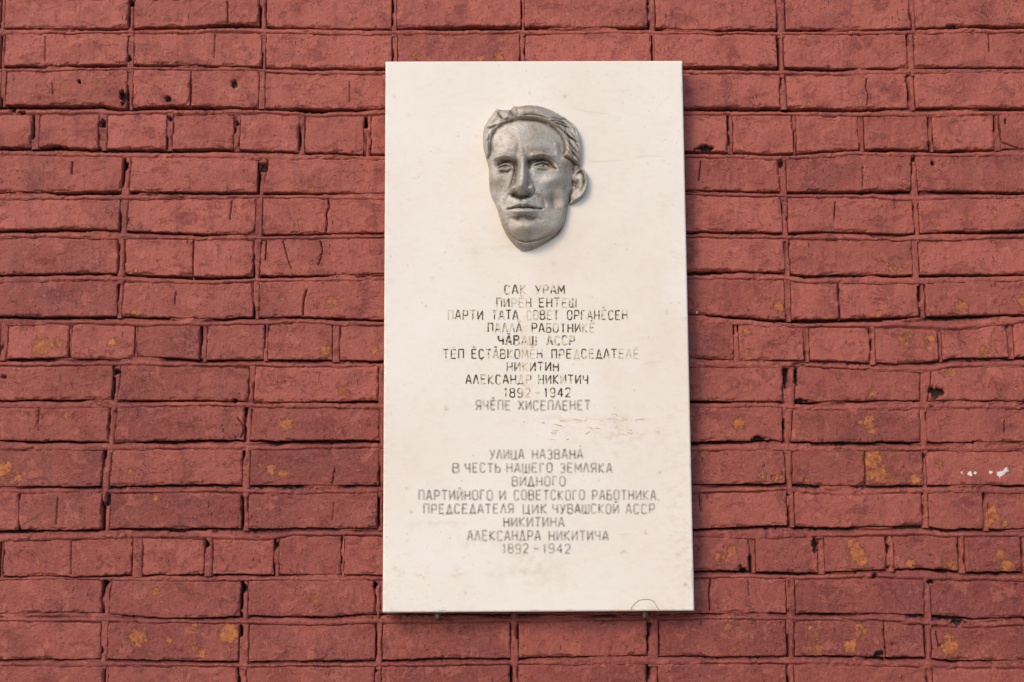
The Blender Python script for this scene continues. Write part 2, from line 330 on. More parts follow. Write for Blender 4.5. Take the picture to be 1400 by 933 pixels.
CRACKS = [([(1185,108),(1184,120),(1187,130),(1186,143)],5),([(958,221),(957,232),(956,247)],6),([(1142,277),(1141,300)],7),([(449,274),(450,284),(446,292),(447,304),(445,317)],8),
 ([(438,330),(441,343),(439,352),(435,362)],5),([(419,397),(415,412),(414,431)],8),([(364,330),(363,355)],5),([(97,741),(97,786)],3),([(1180,228),(1180,256)],4),([(972,793),(969,812),(971,835)],8),
 ([(1280,864),(1283,885)],6),([(99,222),(98,238)],6),([(311,2),(311,30)],6),([(294,48),(293,80)],3),([(72,114),(72,130)],3),([(454,662),(458,640)],4),([(457,688),(455,712)],2),([(79,680),(77,718)],3),
 ([(320,222),(316,238)],0),([(1352,47),(1353,70)],5),([(1369,690),(1366,705)],0),([(956,678),(959,700)],4),([(54,560),(52,580)],4),([(1374,575),(1374,592)],6),([(262,272),(261,312)],0),([(387,330),(392,350),(398,368)],3),
 ([(447,740),(452,770)],0),([(334,205),(336,206)],0),([(260,200),(260,201)],0),([(1330,180),(1331,181)],0),([(1023,795),(1025,815)],3),([(1366,170),(1370,195),(1392,203)],4),([(325,572),(335,585),(330,598)],3),
 ([(62,50),(62,85)],2),([(187,300),(186,328)],0),([(317,275),(314,300)],4),([(87,350),(86,352)],0),([(478,112),(478,140)],2),([(240,400),(239,415)],4),([(1010,3),(992,3)],0),([(1100,600),(1101,603)],0)]
CRACKS = [c for c in CRACKS if c[1] > 0]

def worldify(lst, scale=1.0):
    a = np.array(lst, float); x, z = at(a[:, 0], a[:, 1]); return x, z
PXM = 0.00145
px_, pz_ = worldify([(p[0], p[1]) for p in PEEL])
fx_, fz_ = worldify([(p[0], p[1]) for p in FLECK])
hx_, hz_ = worldify([(p[0], p[1]) for p in HOLES])
crk_w = [(np.stack(at([q[0] for q in p], [q[1] for q in p]), -1), d) for p, d in CRACKS]

def seg_dist(X, Z, a, b):
    d = b - a; L = max(float(d @ d), 1e-12)
    t = np.clip(((X - a[0]) * d[0] + (Z - a[1]) * d[1]) / L, 0, 1)
    return np.hypot(X - a[0] - t * d[0], Z - a[1] - t * d[1]), t
def marks(X, Z, x0, x1, z0, z1, own=False):
    """peeled paint, white flecks and missing bits that fall inside these bounds"""
    peel = np.zeros_like(X); fl = np.zeros_like(X); hole = np.zeros_like(X)
    m = .04
    for i, (_, _, r, a) in enumerate(PEEL):
        if x0 - m < px_[i] < x1 + m and z0 - m < pz_[i] < z1 + m:
            d = np.hypot(X - px_[i], (Z - pz_[i]) * 1.0) / (r * PXM)
            peel = np.maximum(peel, a * np.exp(-(d * .85) ** 2.4))
    for i, (_, _, r) in enumerate(FLECK):
        if x0 - m < fx_[i] < x1 + m and z0 - m < fz_[i] < z1 + m:
            fl = np.maximum(fl, np.exp(-(np.hypot(X - fx_[i], Z - fz_[i]) / (r * PXM)) ** 2))
    for i, (_, _, rx, ry, dp) in enumerate(HOLES):
        if own and not (x0 < hx_[i] < x1 and z0 < hz_[i] < z1): continue
        if dp and x0 - m < hx_[i] < x1 + m and z0 - m < hz_[i] < z1 + m:
            e = np.hypot((X - hx_[i]) / (rx * PXM), (Z - hz_[i]) / (ry * PXM)) + .75 * fbm(X * 170, Z * 170, i, 3)
            hole = np.maximum(hole, dp * .001 * (1 - smooth(.6, 1.1, e)))
    for p, dp in crk_w:
        if p[:, 0].max() > x0 - .01 and p[:, 0].min() < x1 + .01 and p[:, 1].max() > z0 and p[:, 1].min() < z1:
            for a, b in zip(p[:-1], p[1:]):
                d, _ = seg_dist(X + .0012 * fbm(Z * 300, X * 50, 7, 2), Z, a, b)
                hole = np.maximum(hole, (.004 + dp * .001) * np.exp(-(d / (.0007 + .00006 * dp)) ** 2))
    return peel, fl, hole

# bed joints in metres: arrays of x, z of the bricks' lower edge above, z of the bricks' upper edge below
bedw = []
for b in BEDS:
    a = np.array(b, float)
    x1, zt = at(a[:, 0], a[:, 1]); x2, zb = at(a[:, 0], a[:, 2])
    bedw.append((x1, zt, zb))
PITCH_Z = 0.0826
NUP, NDN = 20, 14                       # courses above and below the ones in view
Z_TOP0 = float(np.mean(bedw[0][1])); Z_BOT0 = float(np.mean(bedw[-1][2]))
beds = {}
for k in range(len(bedw)): beds[k] = bedw[k]
for k in range(1, NUP + 1):
    off = PITCH_Z * k - (0.004 if k else 0)
    beds[-k] = (bedw[0][0], np.full_like(bedw[0][1], Z_TOP0 + off), np.full_like(bedw[0][2], Z_TOP0 + off - .015))
for k in range(1, NDN + 1):
    beds[15 + k] = (bedw[-1][0], np.full_like(bedw[-1][1], Z_BOT0 - PITCH_Z * k + .015), np.full_like(bedw[-1][2], Z_BOT0 - PITCH_Z * k))
# the bed just above the picture
def edge(k, x, which):                   # wavy edge of bed k
    bx, zt, zb = beds[k]
    z = np.interp(x, bx, zt if which == 0 else zb)
    return z + .0017 * fbm(x * 26, k * 7.7 + which * 3.1, 11, 3) + .0012 * fbm(x * 120, k * 3.3 + which, 12, 2)
XL, XR = -3.2, 3.2                       # extent of the wall
# ------------------------------------------------------------------ brick wall
wall = thing('brick_wall', 'long brick wall thickly painted dark red behind the white plaque', 'wall')
rng = random.Random(4)

def has_crack(x0, x1, z0, z1):
    return any(p[:, 0].max() > x0 and p[:, 0].min() < x1 and .5 * (p[0, 1] + p[-1, 1]) > z0 and .5 * (p[0, 1] + p[-1, 1]) < z1 for p, d in crk_w)
def brick_mesh(k, jl, jr, seed, res):
    """one brick of course k between two upright joints; jl/jr = (x at top, x at foot)"""
    xm = .5 * (jl[0] + jr[0]); zt0 = float(edge(k - 1, np.array([xm]), 1)[0]); zb0 = float(edge(k, np.array([xm]), 0)[0])
    w, h = abs(jr[0] - jl[0]), zt0 - zb0
    if res < .003 and has_crack(jl[0], jr[0], zb0, zt0): res = .00135
    nx, ny = max(6, int(w / res)), max(5, int(h / (max(res, .0017) * .95)))
    # parameter positions, finer towards the arrises
    def par(n):
        t = np.linspace(0, 1, n + 1); return t - .045 * np.sin(2 * math.pi * t) * 1.0
    s, t = np.meshgrid(par(nx), par(ny))
    xl = jl[0] + (jl[1] - jl[0]) * t; xr = jr[0] + (jr[1] - jr[0]) * t
    z_guess = zt0 - (zt0 - zb0) * t
    xl = xl + .0017 * fbm(z_guess * 75, seed * 1.7, seed, 3); xr = xr + .0017 * fbm(z_guess * 75, seed * 2.3 + 5, seed + 1, 3)
    X = xl + (xr - xl) * s
    ZT = edge(k - 1, X, 1); ZB = edge(k, X, 0)
    Z = ZT + (ZB - ZT) * t
    dx = np.minimum(s, 1 - s) * w; dz = np.minimum(t, 1 - t) * h
    gc = random.Random(seed * 5 + 2); c4 = [gc.choice((.003, .005, .008, .016)) * gc.uniform(.7, 1.2) for _ in range(4)]
    cr = np.where(t < .5, np.where(s < .5, c4[0], c4[1]), np.where(s < .5, c4[2], c4[3]))    # each corner is worn differently
    ex, ez = np.clip(cr - dx, 0, None), np.clip(cr - dz, 0, None)
    dist = np.minimum(np.minimum(dx, dz), cr - np.hypot(ex, ez))
    dist = dist + .0011 * fbm(X * 110, Z * 110, seed + 3, 3) + .0016 * np.clip(fbm(X * 22, Z * 22, seed + 31, 2) - .25, -1, 0)
    low = np.clip(.5 * smooth(.5, .95, t) + .5 * smooth(.9, 1., s), 0, 1)      # lower and right-hand arrises are the worn ones
    r = (.0012 + .0004 * low) * (1 + .5 * fbm(X * 14, Z * 14, seed + 4, 2))
    q = np.clip(dist / r, 0, 1)
    merge = np.clip(.75 + 1.5 * fbm(X * 17, Z * 17, seed + 41, 3), .05, 1.6)     # where the paint bridges the joint the arris all but vanishes
    Y = (.0012 + .0010 * low) * merge * (1 - np.sqrt(np.clip(1 - (1 - q) ** 2, 0, 1)))
    # chipped arrises, worst along the lower edge
    chip = smooth(.10, .26, fbm(X * 48, Z * 75, seed + 5, 4)) * smooth(.0055, .0015, np.minimum((1 - t) * h, np.minimum(dz * 1.8, dx * 1.5)) + .002 * fbm(X * 150, Z * 150, seed + 15, 2)) * .0034
    Y += chip
    g = random.Random(seed * 7 + 1)
    Y += g.uniform(-.0018, .0018) + g.uniform(-.002, .002) * (s - .5) + g.uniform(-.0035, .0035) * (t - .5)
    Y += .0013 * fbm(X * 15, Z * 22, seed + 6, 3) + .0006 * fbm(X * 110, Z * 130, seed + 8, 3)
    # flaked shallow layers of old paint
    fl = fbm(X * 30, Z * 42, seed + 9, 3)
    Y += .0007 * smooth(.18, .24, fl) * (g.random() < .6)
    peel, fleck, hole = marks(X, Z, X.min(), X.max(), Z.min(), Z.max(), True)
    Y = Y + hole + .0007 * smooth(.5, .6, peel)
    # border rings: run back into the wall
    def ring(a, d): 
        a = np.pad(a, 1, mode='edge'); 
        return a
    X2, Z2, Y2 = ring(X, 0), ring(Z, 0), ring(Y, 0)
    msk = np.ones_like(Y2, bool); msk[1:-1, 1:-1] = False
    Y2[msk] = .045
    co = np.stack([X2, Y2, Z2], -1)
    void_shade = smooth(.0030, .0065, hole)
    tone = g.uniform(-.75, .65) + (zt0 - 1.95) * 1.1  # random per brick, plus the brighter light higher up painted in
    A = {'peel': np.pad(peel, 1, mode='edge'), 'fleck': np.pad(fleck, 1, mode='edge'), 'tone': np.full_like(X2, tone), 'void_shade': np.maximum(np.pad(void_shade, 1, mode='edge'), msk * .9)}
    return co, A

def joint_mesh(x0t, x1t, x0b, x1b, zt, zb, seed, res, crest=.0012, thin=False):
    """upright joint: dark gap on the left, rolled bead to its right"""
    nx = 12 if res < .003 else 4; ny = max(3, int((zt - zb) / (res * 1.1)))
    s, t = np.meshgrid(np.linspace(-.30, 1.30, nx + 1), np.linspace(0, 1, ny + 1))
    Z = zt + (zb - zt) * t
    X = (x0t + (x0b - x0t) * t) + ((x1t - x0t) + ((x1b - x0b) - (x1t - x0t)) * t) * s
    w = abs(x1t - x0t)
    n1, n2 = fbm(Z * 30, seed * 1.3, seed, 3), fbm(Z * 24, seed * 2.1 + 9, seed + 1, 3)
    g_ = random.Random(seed * 3 + 1); lw = g_.uniform(.3, 1.1); rw = g_.uniform(.15, .9)
    vc = .56 + g_.uniform(-.08, .12) + .12 * n1; hw = g_.uniform(.26, .38) + .08 * n2
    q = (s - vc) / hw
    bead = np.sqrt(np.clip(1 - q * q, 0, 1))
    nl, nr = fbm(Z * 34, seed * .7, seed + 8, 3), fbm(Z * 34, seed * .9 + 4, seed + 9, 3)
    back = np.where(q < 0, .003 + .016 * smooth(-.35, .25, nl + .5 * (lw - .6)), .0025 + .010 * smooth(-.05, .45, nr + .5 * (rw - .6)))
    Y = back - bead * (back - crest - .0016 * (1 + fbm(Z * 18, seed, seed + 2, 2)))
    smear = smooth(.0, .25, fbm(Z * 22, X * 30, seed + 5, 3) + g_.uniform(-.15, .3))
    Y = np.where((s > 0) & (s < 1), Y * (1 - smear) + np.minimum(Y, .0012 + .0022 * fbm(X * 110, Z * 70, seed + 15, 3)) * smear, Y)
    if thin: Y = np.full_like(X, .010) + .004 * fbm(Z * 80, X * 80, seed, 2)
    Y += .0009 * fbm(X * 150, Z * 90, seed + 7, 4)
    peel, fleck, hole = marks(X, Z, X.min(), X.max(), Z.min(), Z.max())
    Y = np.minimum(Y + hole, .029)
    Y = np.where((s < -.02) | (s > 1.02), .028, Y)
    co = np.stack([X, Y, Z], -1)
    z = np.zeros_like(X)
    return co, {'peel': peel, 'fleck': fleck, 'void_shade': smooth(.0075, .0125, Y), 'tone': z + random.Random(seed).uniform(-.6, .2)}

def bed_mesh(k, x0, x1, res, nv):
    s = np.linspace(x0, x1, max(8, int((x1 - x0) / res)) + 1)
    v = np.linspace(-.28, 1.28, nv + 1)
    X, V = np.meshgrid(s, v)
    V = V - .035 * np.sin(2 * math.pi * V)
    ZT, ZB = edge(k, X, 0), edge(k, X, 1)
    Z = ZT + (ZB - ZT) * V
    sd = k * 13 + 400
    kk = k * 5.7
    gw = np.clip((.23 if k < 8 else .11) + .42 * fbm(X * 6, kk + 8, sd + 2, 4), -.05, .48)      # how far the gap over the bead is open
    wide = np.maximum(gw, .03)
    vc = .70 + .09 * fbm(X * 9, kk, sd, 3)
    cw = (.24 + .10 * fbm(X * 7, kk + 3, sd + 1, 3)) * (1 + .9 * smooth(.15, .5, fbm(X * 4, kk + 5, sd + 13, 2)))
    deep = .005 + .018 * smooth(-.02, .12, gw)
    slope = .0042 + .0075 * np.clip((.62 - V) / .5, 0, 1) * (1 + .5 * fbm(X * 12, kk + 6, sd + 14, 3))
    Y = np.where(V < gw, deep, slope)
    Y = np.where(V > vc, .0030 + .0040 * smooth(-.25, .25, fbm(X * 13, kk + 1, sd + 12, 3)), Y)
    q = (V - vc) / cw
    crest = -.0008 + .0016 * fbm(X * 8, kk + 2, sd + 3, 3) + .0010 * fbm(X * 60, kk, sd + 9, 2)
    cord = np.sqrt(np.clip(1 - q * q, 0, 1))
    Y = Y - cord * np.clip(Y - crest, 0, 1)
    # mortar smeared flush in places
    sm = smooth(.0, .22, fbm(X * 11, V * 1.2 + kk, sd + 4, 3)) * np.where(V < gw, 0, 1) * smooth(.40, .10, gw)
    flush = .0012 + .0030 * fbm(X * 55, V * 2.5 + kk, sd + 5, 4)
    Y = Y * (1 - sm) + np.minimum(Y, flush) * sm
    # nicks across the bead
    nick = smooth(.62, .72, vnoise(X * 34, V * .7 + kk, sd + 6)) * smooth(.5, .7, vnoise(X * 210, V * 5 + kk, sd + 7))
    Y += .003 * nick
    Y += .0011 * fbm(X * 90, Z * 180, sd + 8, 4)
    peel, fleck, hole = marks(X, Z, x0, x1, Z.min(), Z.max())
    Y = np.minimum(Y + hole, .029)
    Y = np.where((V < -.005) | (V > 1.02), .028, Y)
    co = np.stack([X, Y, Z], -1)
    return co, {'peel': peel, 'fleck': fleck, 'void_shade': smooth(.0065, .0115, Y), 'tone': (Z - 1.95) * 1.1 - .05 + .8 * fbm(X * 5, kk, sd + 11, 2)}  # tone carries the same painted rise in light up the wall

# frame bounds on the wall, with a small margin
def px_of(xw, zw):
    d = np.array([xw, DIST, zw - CAM_Z]) @ CM3
    return 700 + F_PX * d[0] / -d[2], 466.5 - F_PX * d[1] / -d[2]
PLQ = (527, 84, 932, 836)                 # part of the wall the plaque hides
bucket = []                               # arrays of bricks outside the picture, joined into one part
def add_bucket(co, A): bucket.append((co, A))
zz = lambda k, w: float(np.mean(beds[k][1 if w == 0 else 2]))
seed = 100
def course_z_px(k):
    return {0: 15}.get(k) or None
for k in range(-NUP + 1, 16 + NDN):
    if k in J:
        rows = []
        yt = BEDS[k - 1][0][2] if k > 0 else -6
        yb = BEDS[k][0][1] if k < 16 else 960
        for j in J[k]:
            l, r_, l2, r2 = j if len(j) == 4 else (*j, j[0] + (j[0] + j[1] - 1214) * 32e-6 * 56, j[1] + (j[0] + j[1] - 1214) * 32e-6 * 56)
            a = [float(at(l, yt)[0]), float(at(r_, yt)[0]), float(at(l2, yb)[0]), float(at(r2, yb)[0])]
            rows.append(a)
        inner = True
    else:
        inner = False
        m = (k - 3) % 5
        st = .130 if m == 0 else .262
        off = .03 if m == 0 else (.0 if ((k - 3) // 5) % 2 else .05)
        x = -3 * .262 + off
        rows = [[x, x + .013, x, x + .013]]
    st = .131 if (k - 3) % 5 == 0 else .262
    while rows[-1][1] + st < XR - .05:
        c = rows[-1]; wj = rng.uniform(.010, .015); s_ = st + rng.uniform(-.004, .004)
        mid = .5 * (c[0] + c[1]) + s_; rows.append([mid - wj / 2, mid + wj / 2] * 2)
    while rows[0][0] - st > XL + .05:
        c = rows[0]; wj = rng.uniform(.010, .015); s_ = st + rng.uniform(-.004, .004)
        mid = .5 * (c[0] + c[1]) - s_; rows.insert(0, [mid - wj / 2, mid + wj / 2] * 2)
    rows = [[XL - .012, XL, XL - .012, XL]] + rows + [[XR, XR + .012, XR, XR + .012]]
    for i, (a, b) in enumerate(zip(rows[:-1], rows[1:])):
        seed += 3
        l = (a[1], a[3]); r_ = (b[0], b[2])
        zc = .5 * (zz(k - 1, 1) + zz(k, 0)) if k > -NUP else 0
        c0 = px_of(l[0], zc); c1 = px_of(r_[0], zc)
        ct = px_of(l[0], zz(k - 1, 1))[1]; cb = px_of(l[0], zz(k, 0))[1]
        vis = c1[0] > 0 and c0[0] < 1400 and cb > 0 and ct < 933
        hid = c0[0] > PLQ[0] and c1[0] < PLQ[2] and ct > PLQ[1] and cb < PLQ[3]
        if vis and not hid:
            co, A = brick_mesh(k, l, r_, seed, .00205)
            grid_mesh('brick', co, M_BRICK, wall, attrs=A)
        else:
            near = -120 < c0[0] < 1520 and -100 < ct < 1030
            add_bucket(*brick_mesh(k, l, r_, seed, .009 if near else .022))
    # upright joints
    for i, a in enumerate(rows[1:-1]):
        zt, zb = zz(k - 1, 1), zz(k, 0)
        p = px_of(a[0], .5 * (zt + zb)); seed += 1
        xm = np.array([.5 * (a[0] + a[1])])
        zt = float(edge(k - 1, xm, 1)[0]) + .004; zb = float(edge(k, xm, 0)[0]) - .004
        inpic = -20 < p[0] < 1420 and -40 < p[1] < 970
        hidden = PLQ[0] < p[0] < PLQ[2] - 12 and PLQ[1] + 12 < p[1] < PLQ[3] - 12
        stack = k not in HEADERS and (k + 1) not in HEADERS and k in J and k + 1 in J and k % 5 in (4, 0, 1) and inpic
        if stack: zb = float(edge(k, xm, 1)[0]) - .004
        thin = a[1] - a[0] < .0045
        if inpic and not hidden:
            co, A = joint_mesh(a[0], a[1], a[2], a[3], zt, zb, seed, .0022, crest=-.0004 if stack else .0016, thin=thin)
            grid_mesh('mortar_joint', co, M_MORTAR, wall, attrs=A)
        else:
            co, A = joint_mesh(a[0], a[1], a[2], a[3], zt, zb, seed, .02)
            add_bucket(co, A)
for k in range(-NUP + 1, 16 + NDN):
    p = px_of(0, .5 * (zz(k, 0) + zz(k, 1)))
    if -15 < p[1] < 950:
        co, A = bed_mesh(k, -1.06, 1.06, .0028, 18)
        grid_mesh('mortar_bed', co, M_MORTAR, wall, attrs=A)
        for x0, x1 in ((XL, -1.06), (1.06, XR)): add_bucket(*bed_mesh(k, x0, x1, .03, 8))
    else:
        add_bucket(*bed_mesh(k, XL, XR, .03, 8))
# everything outside the picture as one part
vs, qs, at_l, base = [], [], {'peel': [], 'fleck': [], 'tone': [], 'void_shade': []}, 0
for co, A in bucket:
    ny, nx = co.shape[:2]; idx = np.arange(ny * nx).reshape(ny, nx) + base
    qs.append(np.stack([idx[:-1, :-1], idx[:-1, 1:], idx[1:, 1:], idx[1:, :-1]], -1).reshape(-1, 4))
    vs.append(co.reshape(-1, 3)); base += ny * nx
    for n_ in at_l: at_l[n_].append((A[n_] + np.zeros(co.shape[:2])).reshape(-1))
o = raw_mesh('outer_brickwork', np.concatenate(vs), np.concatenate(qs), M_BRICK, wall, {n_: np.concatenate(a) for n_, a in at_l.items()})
o['kind'] = 'stuff'
Z_HI, Z_LO = zz(-NUP + 1, 0), zz(15 + NDN, 1)
v, q = box_arrays(XL, XR, .0295, .40, -.05, Z_HI + .05)
raw_mesh('wall_core', v, q, M_CORE, wall, {'tone': np.zeros(8)}, False)
v, q = box_arrays(XL - .01, XR + .01, -.035, .0195, -.02, Z_LO - .012)
raw_mesh('plinth', v, q, M_PAVE, wall, {}, False)

# ------------------------------------------------------------------ ground
v, q = box_arrays(-60, 60, -60, 60, -.6, -.15); g_ = raw_mesh('ground', v, q, M_ASPHALT, shade=False); g_['kind'] = 'structure'
v, q = box_arrays(-40, 40, -2.4, .45, -.58, -.004); g_ = raw_mesh('pavement', v, q, M_PAVE, shade=False); g_['kind'] = 'structure'

# ------------------------------------------------------------------ plaque
plaque = thing('memorial_plaque', 'tall white marble memorial plaque with a silver relief head and worn engraved Cyrillic lettering', 'plaque')
YF = -.044                                # its front face stands 50 mm off the bricks
TH = .026
def pf(px, py): return at(px, py, YF)
cx_, cz_ = pf(np.array([527, 933, 949.5, 523]), np.array([84, 83, 835.5, 838]))
print('plaque corners', cx_, cz_)
# front face: fine sheet with slightly uneven surface, running back along the sides
nu, nv_ = 190, 340
def cdf(n, w):                            # parameter with extra rows near both ends
    t = np.linspace(0, 1, n + 1); return t - .06 * np.sin(2 * math.pi * t)
u, vv = np.meshgrid(cdf(nu, 1), cdf(nv_, 1))
def bil(c): return (c[0] * (1 - u) + c[1] * u) * (1 - vv) + (c[3] * (1 - u) + c[2] * u) * vv
X, Z = bil(cx_), bil(cz_)
wP, hP = cx_[1] - cx_[0], cz_[0] - cz_[3]
du, dv = np.minimum(u, 1 - u) * wP, np.minimum(vv, 1 - vv) * hP
c_ = .004
dist = np.minimum(np.minimum(du, dv), c_ - np.hypot(np.clip(c_ - du, 0, None), np.clip(c_ - dv, 0, None)))
dist = dist - .0005 * np.clip(fbm(X * 60, Z * 60, 5, 3), 0, 1) - .0045 * smooth(.42, .62, fbm(X * 45 + 3, Z * 45, 8, 3)) * smooth(.007, .0, dist) - .010 * smooth(.0, 1, np.exp(-(((X - cx_[1]) / .009) ** 2 + ((Z - cz_[1]) / .006) ** 2))) - .008 * np.exp(-(((X - cx_[0]) / .005) ** 2 + ((Z - cz_[0]) / .005) ** 2))
q_ = np.clip(dist / .0022, 0, 1)
Y = YF + .0026 * (1 - np.sqrt(np.clip(1 - (1 - q_) ** 2, 0, 1))) + .0002 * fbm(X * 8, Z * 8, 3, 2)
def blob(px, py, rx, ry, a=1):
    x, z = pf(px, py); return a * np.exp(-((X - x) / (rx * PXM)) ** 2 - ((Z - z) / (ry * PXM)) ** 2)
stain = blob(716, 470, 6, 75, .35) + blob(722, 770, 18, 20, .35) + blob(545, 778, 6, 6, .9) + blob(575, 785, 10, 9, .35) + blob(626, 785, 9, 9, .4) \
    + blob(820, 575, 60, 6, .55) + blob(850, 596, 45, 10, .35) + blob(760, 590, 12, 20, .35) + blob(765, 560, 10, 12, .2) + blob(883, 728, 1.8, 6, 1.3) \
    + blob(598, 836, 30, 4, .5) + blob(882, 834, 26, 5, .6) + blob(930, 720, 22, 130, .22) + blob(528, 480, 5, 380, .18) + blob(905, 560, 20, 6, .2) + blob(640, 330, 25, 30, .05) + .35 * smooth(.006, .0, dist) * (vv > .02) + blob(690, 338, 16, 7, .2)
moss = blob(744, 133+2, 5, 4, .9) + blob(600, 715, 26, 5, .5) + blob(640, 742, 40, 10, .3) + blob(755, 150, 4, 3, .5) + blob(650, 345, 8, 10, .4) + blob(690, 395, 60, 6, .12) \
    + blob(715, 780, 60, 14, .35) + blob(545, 612, 30, 10, .25) + blob(660, 500, 90, 60, .12) + blob(850, 620, 60, 20, .25) + blob(548, 788, 8, 8, .5) + blob(725, 752, 30, 10, .45)
for px0, py0, r0 in ((541,132,2.5),(582,419,2),(610,559,2.5),(651,186,2),(591,380,2),(670,340,2.5),(820,322,2),(913,428,3),(925,492,3),(937,800,3),(928,756,3),(852,756,4),(846,163,2.5),(774,132,4),(758,128,2),(656,120,2),(757,360,2),(900,590,3),(562,700,2),(556,668,2),(903,647,3)):
    moss = moss + blob(px0, py0, r0, r0, 1.6)
pad = lambda a: np.pad(a, 1, mode='edge')
X2, Y2, Z2 = pad(X), pad(Y), pad(Z)
ms = np.ones_like(Y2, bool); ms[1:-1, 1:-1] = False; Y2[ms] = YF + TH
slab = grid_mesh('slab', np.stack([X2, Y2, Z2], -1), M_MARBLE, plaque, attrs={'stain': pad(stain), 'moss': pad(moss)})
# back of the slab
bm_v = [(cx_[i], YF + TH, cz_[i]) for i in range(4)]
me = slab.data
# ---- lettering: strokes of a drawn alphabet, unit box 0..1 wide, 0..1 high (y up)
G = {
 'А': [[(0,0),(.42,1),(.58,1),(1,0)],[(.17,.32),(.83,.32)]],
 'Б': [[(.9,1),(.05,1),(.05,0),(.75,0),(.95,.12),(.95,.42),(.75,.55),(.05,.55)]],
 'В': [[(.05,0),(.05,1),(.7,1),(.88,.88),(.88,.66),(.7,.54),(.05,.54)],[(.7,.54),(.95,.42),(.95,.12),(.75,0),(.05,0)]],
 'Г': [[(.08,0),(.08,1),(.9,1)]],
 'Д': [[(0,-.14),(0,0),(1,0),(1,-.14)],[(.12,0),(.46,1),(.56,1),(.88,0)]],
 'Е': [[(.92,1),(.08,1),(.08,0),(.92,0)],[(.08,.52),(.78,.52)]],
 'З': [[(.08,.85),(.3,1),(.7,1),(.9,.85),(.9,.65),(.7,.53),(.4,.53)],[(.7,.53),(.94,.4),(.94,.14),(.7,0),(.28,0),(.06,.14)]],
 'И': [[(.05,1),(.05,0),(.95,1),(.95,0)]],
 'К': [[(.08,0),(.08,1)],[(.92,1),(.10,.48),(.95,0)]],
 'Л': [[(0,0),(.45,1),(.58,1),(1,0)]],
 'М': [[(0,0),(.05,1),(.5,.25),(.95,1),(1,0)]],
 'Н': [[(.05,0),(.05,1)],[(.95,0),(.95,1)],[(.05,.5),(.95,.5)]],
 'О': [[(.25,0),(.05,.2),(.05,.8),(.25,1),(.75,1),(.95,.8),(.95,.2),(.75,0),(.25,0)]],
 'П': [[(.06,0),(.06,1),(.94,1),(.94,0)]],
 'Р': [[(.08,0),(.08,1),(.75,1),(.94,.86),(.94,.58),(.75,.44),(.08,.44)]],
 'С': [[(.93,.82),(.72,1),(.26,1),(.06,.8),(.06,.2),(.26,0),(.72,0),(.93,.18)]],
 'Т': [[(.0,1),(1,1)],[(.5,1),(.5,0)]],
 'У': [[(.03,1),(.52,.32)],[(.97,1),(.42,.1),(.25,0),(.08,.02)]],
 'Х': [[(.03,1),(.97,0)],[(.97,1),(.03,0)]],
 'Ц': [[(.05,1),(.05,0),(.95,0),(.95,-.16)],[(.85,1),(.85,0)]],
 'Ч': [[(.06,1),(.06,.62),(.24,.46),(.9,.46)],[(.9,1),(.9,0)]],
 'Ш': [[(.02,1),(.02,0),(.98,0),(.98,1)],[(.5,1),(.5,0)]],
 'Ь': [[(.08,1),(.08,0),(.75,0),(.94,.14),(.94,.42),(.75,.54),(.08,.54)]],
 'Я': [[(.92,0),(.92,1),(.25,1),(.06,.86),(.06,.6),(.25,.46),(.92,.46)],[(.5,.46),(.05,0)]],
 '1': [[(.2,.78),(.55,1),(.55,0)]],
 '2': [[(.08,.8),(.25,1),(.75,1),(.92,.82),(.9,.6),(.06,0),(.95,0)]],
 '4': [[(.75,0),(.75,1),(.05,.28),(.98,.28)]],
 '8': [[(.3,.54),(.1,.68),(.1,.87),(.3,1),(.7,1),(.9,.87),(.9,.68),(.7,.54),(.3,.54),(.05,.4),(.05,.13),(.28,0),(.72,0),(.95,.13),(.95,.4),(.7,.54)]],
 '9': [[(.1,.1),(.3,0),(.7,0),(.92,.2),(.92,.82),(.72,1),(.28,1),(.07,.84),(.07,.6),(.28,.44),(.9,.48)]],
 '-': [[(.1,.48),(.95,.48)]], ',': [[(.35,.06),(.2,-.16)]], '.': [[(.3,.02),(.3,.1)]],
}
G['Й'] = G['И'] + [[(.2,1.26),(.8,1.26)]]
G['Ĕ'] = G['Е'] + [[(.25,1.34),(.5,1.22),(.75,1.34)]]
G['Ă'] = G['А'] + [[(.25,1.34),(.5,1.22),(.75,1.34)]]
G['Ç'] = G['С'] + [[(.5,0),(.55,-.2)]]
WID = {'М': 1.15, 'Ш': 1.25, '1': .62, ',': .35, '.': .35, 'Г': .85, 'Л': .95, 'Ц': 1.1, 'Д': 1.05, 'Б': .92, 'З': .85}

def ribbons(paths, width, y, jit=0.0, seed=0, sub=.0022):
    """flat strokes with mitred joints, subdivided; returns arrays"""
    V, Q = [], []
    g = random.Random(seed)
    for p in paths:
        pts = [np.array(a, float) for a in p]
        out = [pts[0]]
        for a, b in zip(pts[:-1], pts[1:]):
            n = max(1, int(np.linalg.norm(b - a) / sub))
            for i in range(1, n + 1): out.append(a + (b - a) * i / n)
        out = np.array(out)
        d = np.gradient(out, axis=0); d /= np.maximum(np.linalg.norm(d, axis=1, keepdims=True), 1e-9)
        nrm = np.stack([-d[:, 1], d[:, 0]], -1)
        out = out + nrm * np.array([[g.uniform(-jit, jit)] for _ in out])
        w = width * np.array([[g.uniform(.75, 1.15)] for _ in out]) / 2
        b0 = sum(len(x) for x in V)
        a_, c_2 = out + nrm * w, out - nrm * w
        V.append(np.stack([np.stack([a_[:, 0], np.full(len(out), y), a_[:, 1]], -1), np.stack([c_2[:, 0], np.full(len(out), y), c_2[:, 1]], -1)], 1).reshape(-1, 3))
        i = np.arange(len(out) - 1) * 2 + b0
        Q.append(np.stack([i, i + 1, i + 3, i + 2], -1))
    global PN; PN = [len(x) for x in V]
    return np.concatenate(V), np.concatenate(Q)

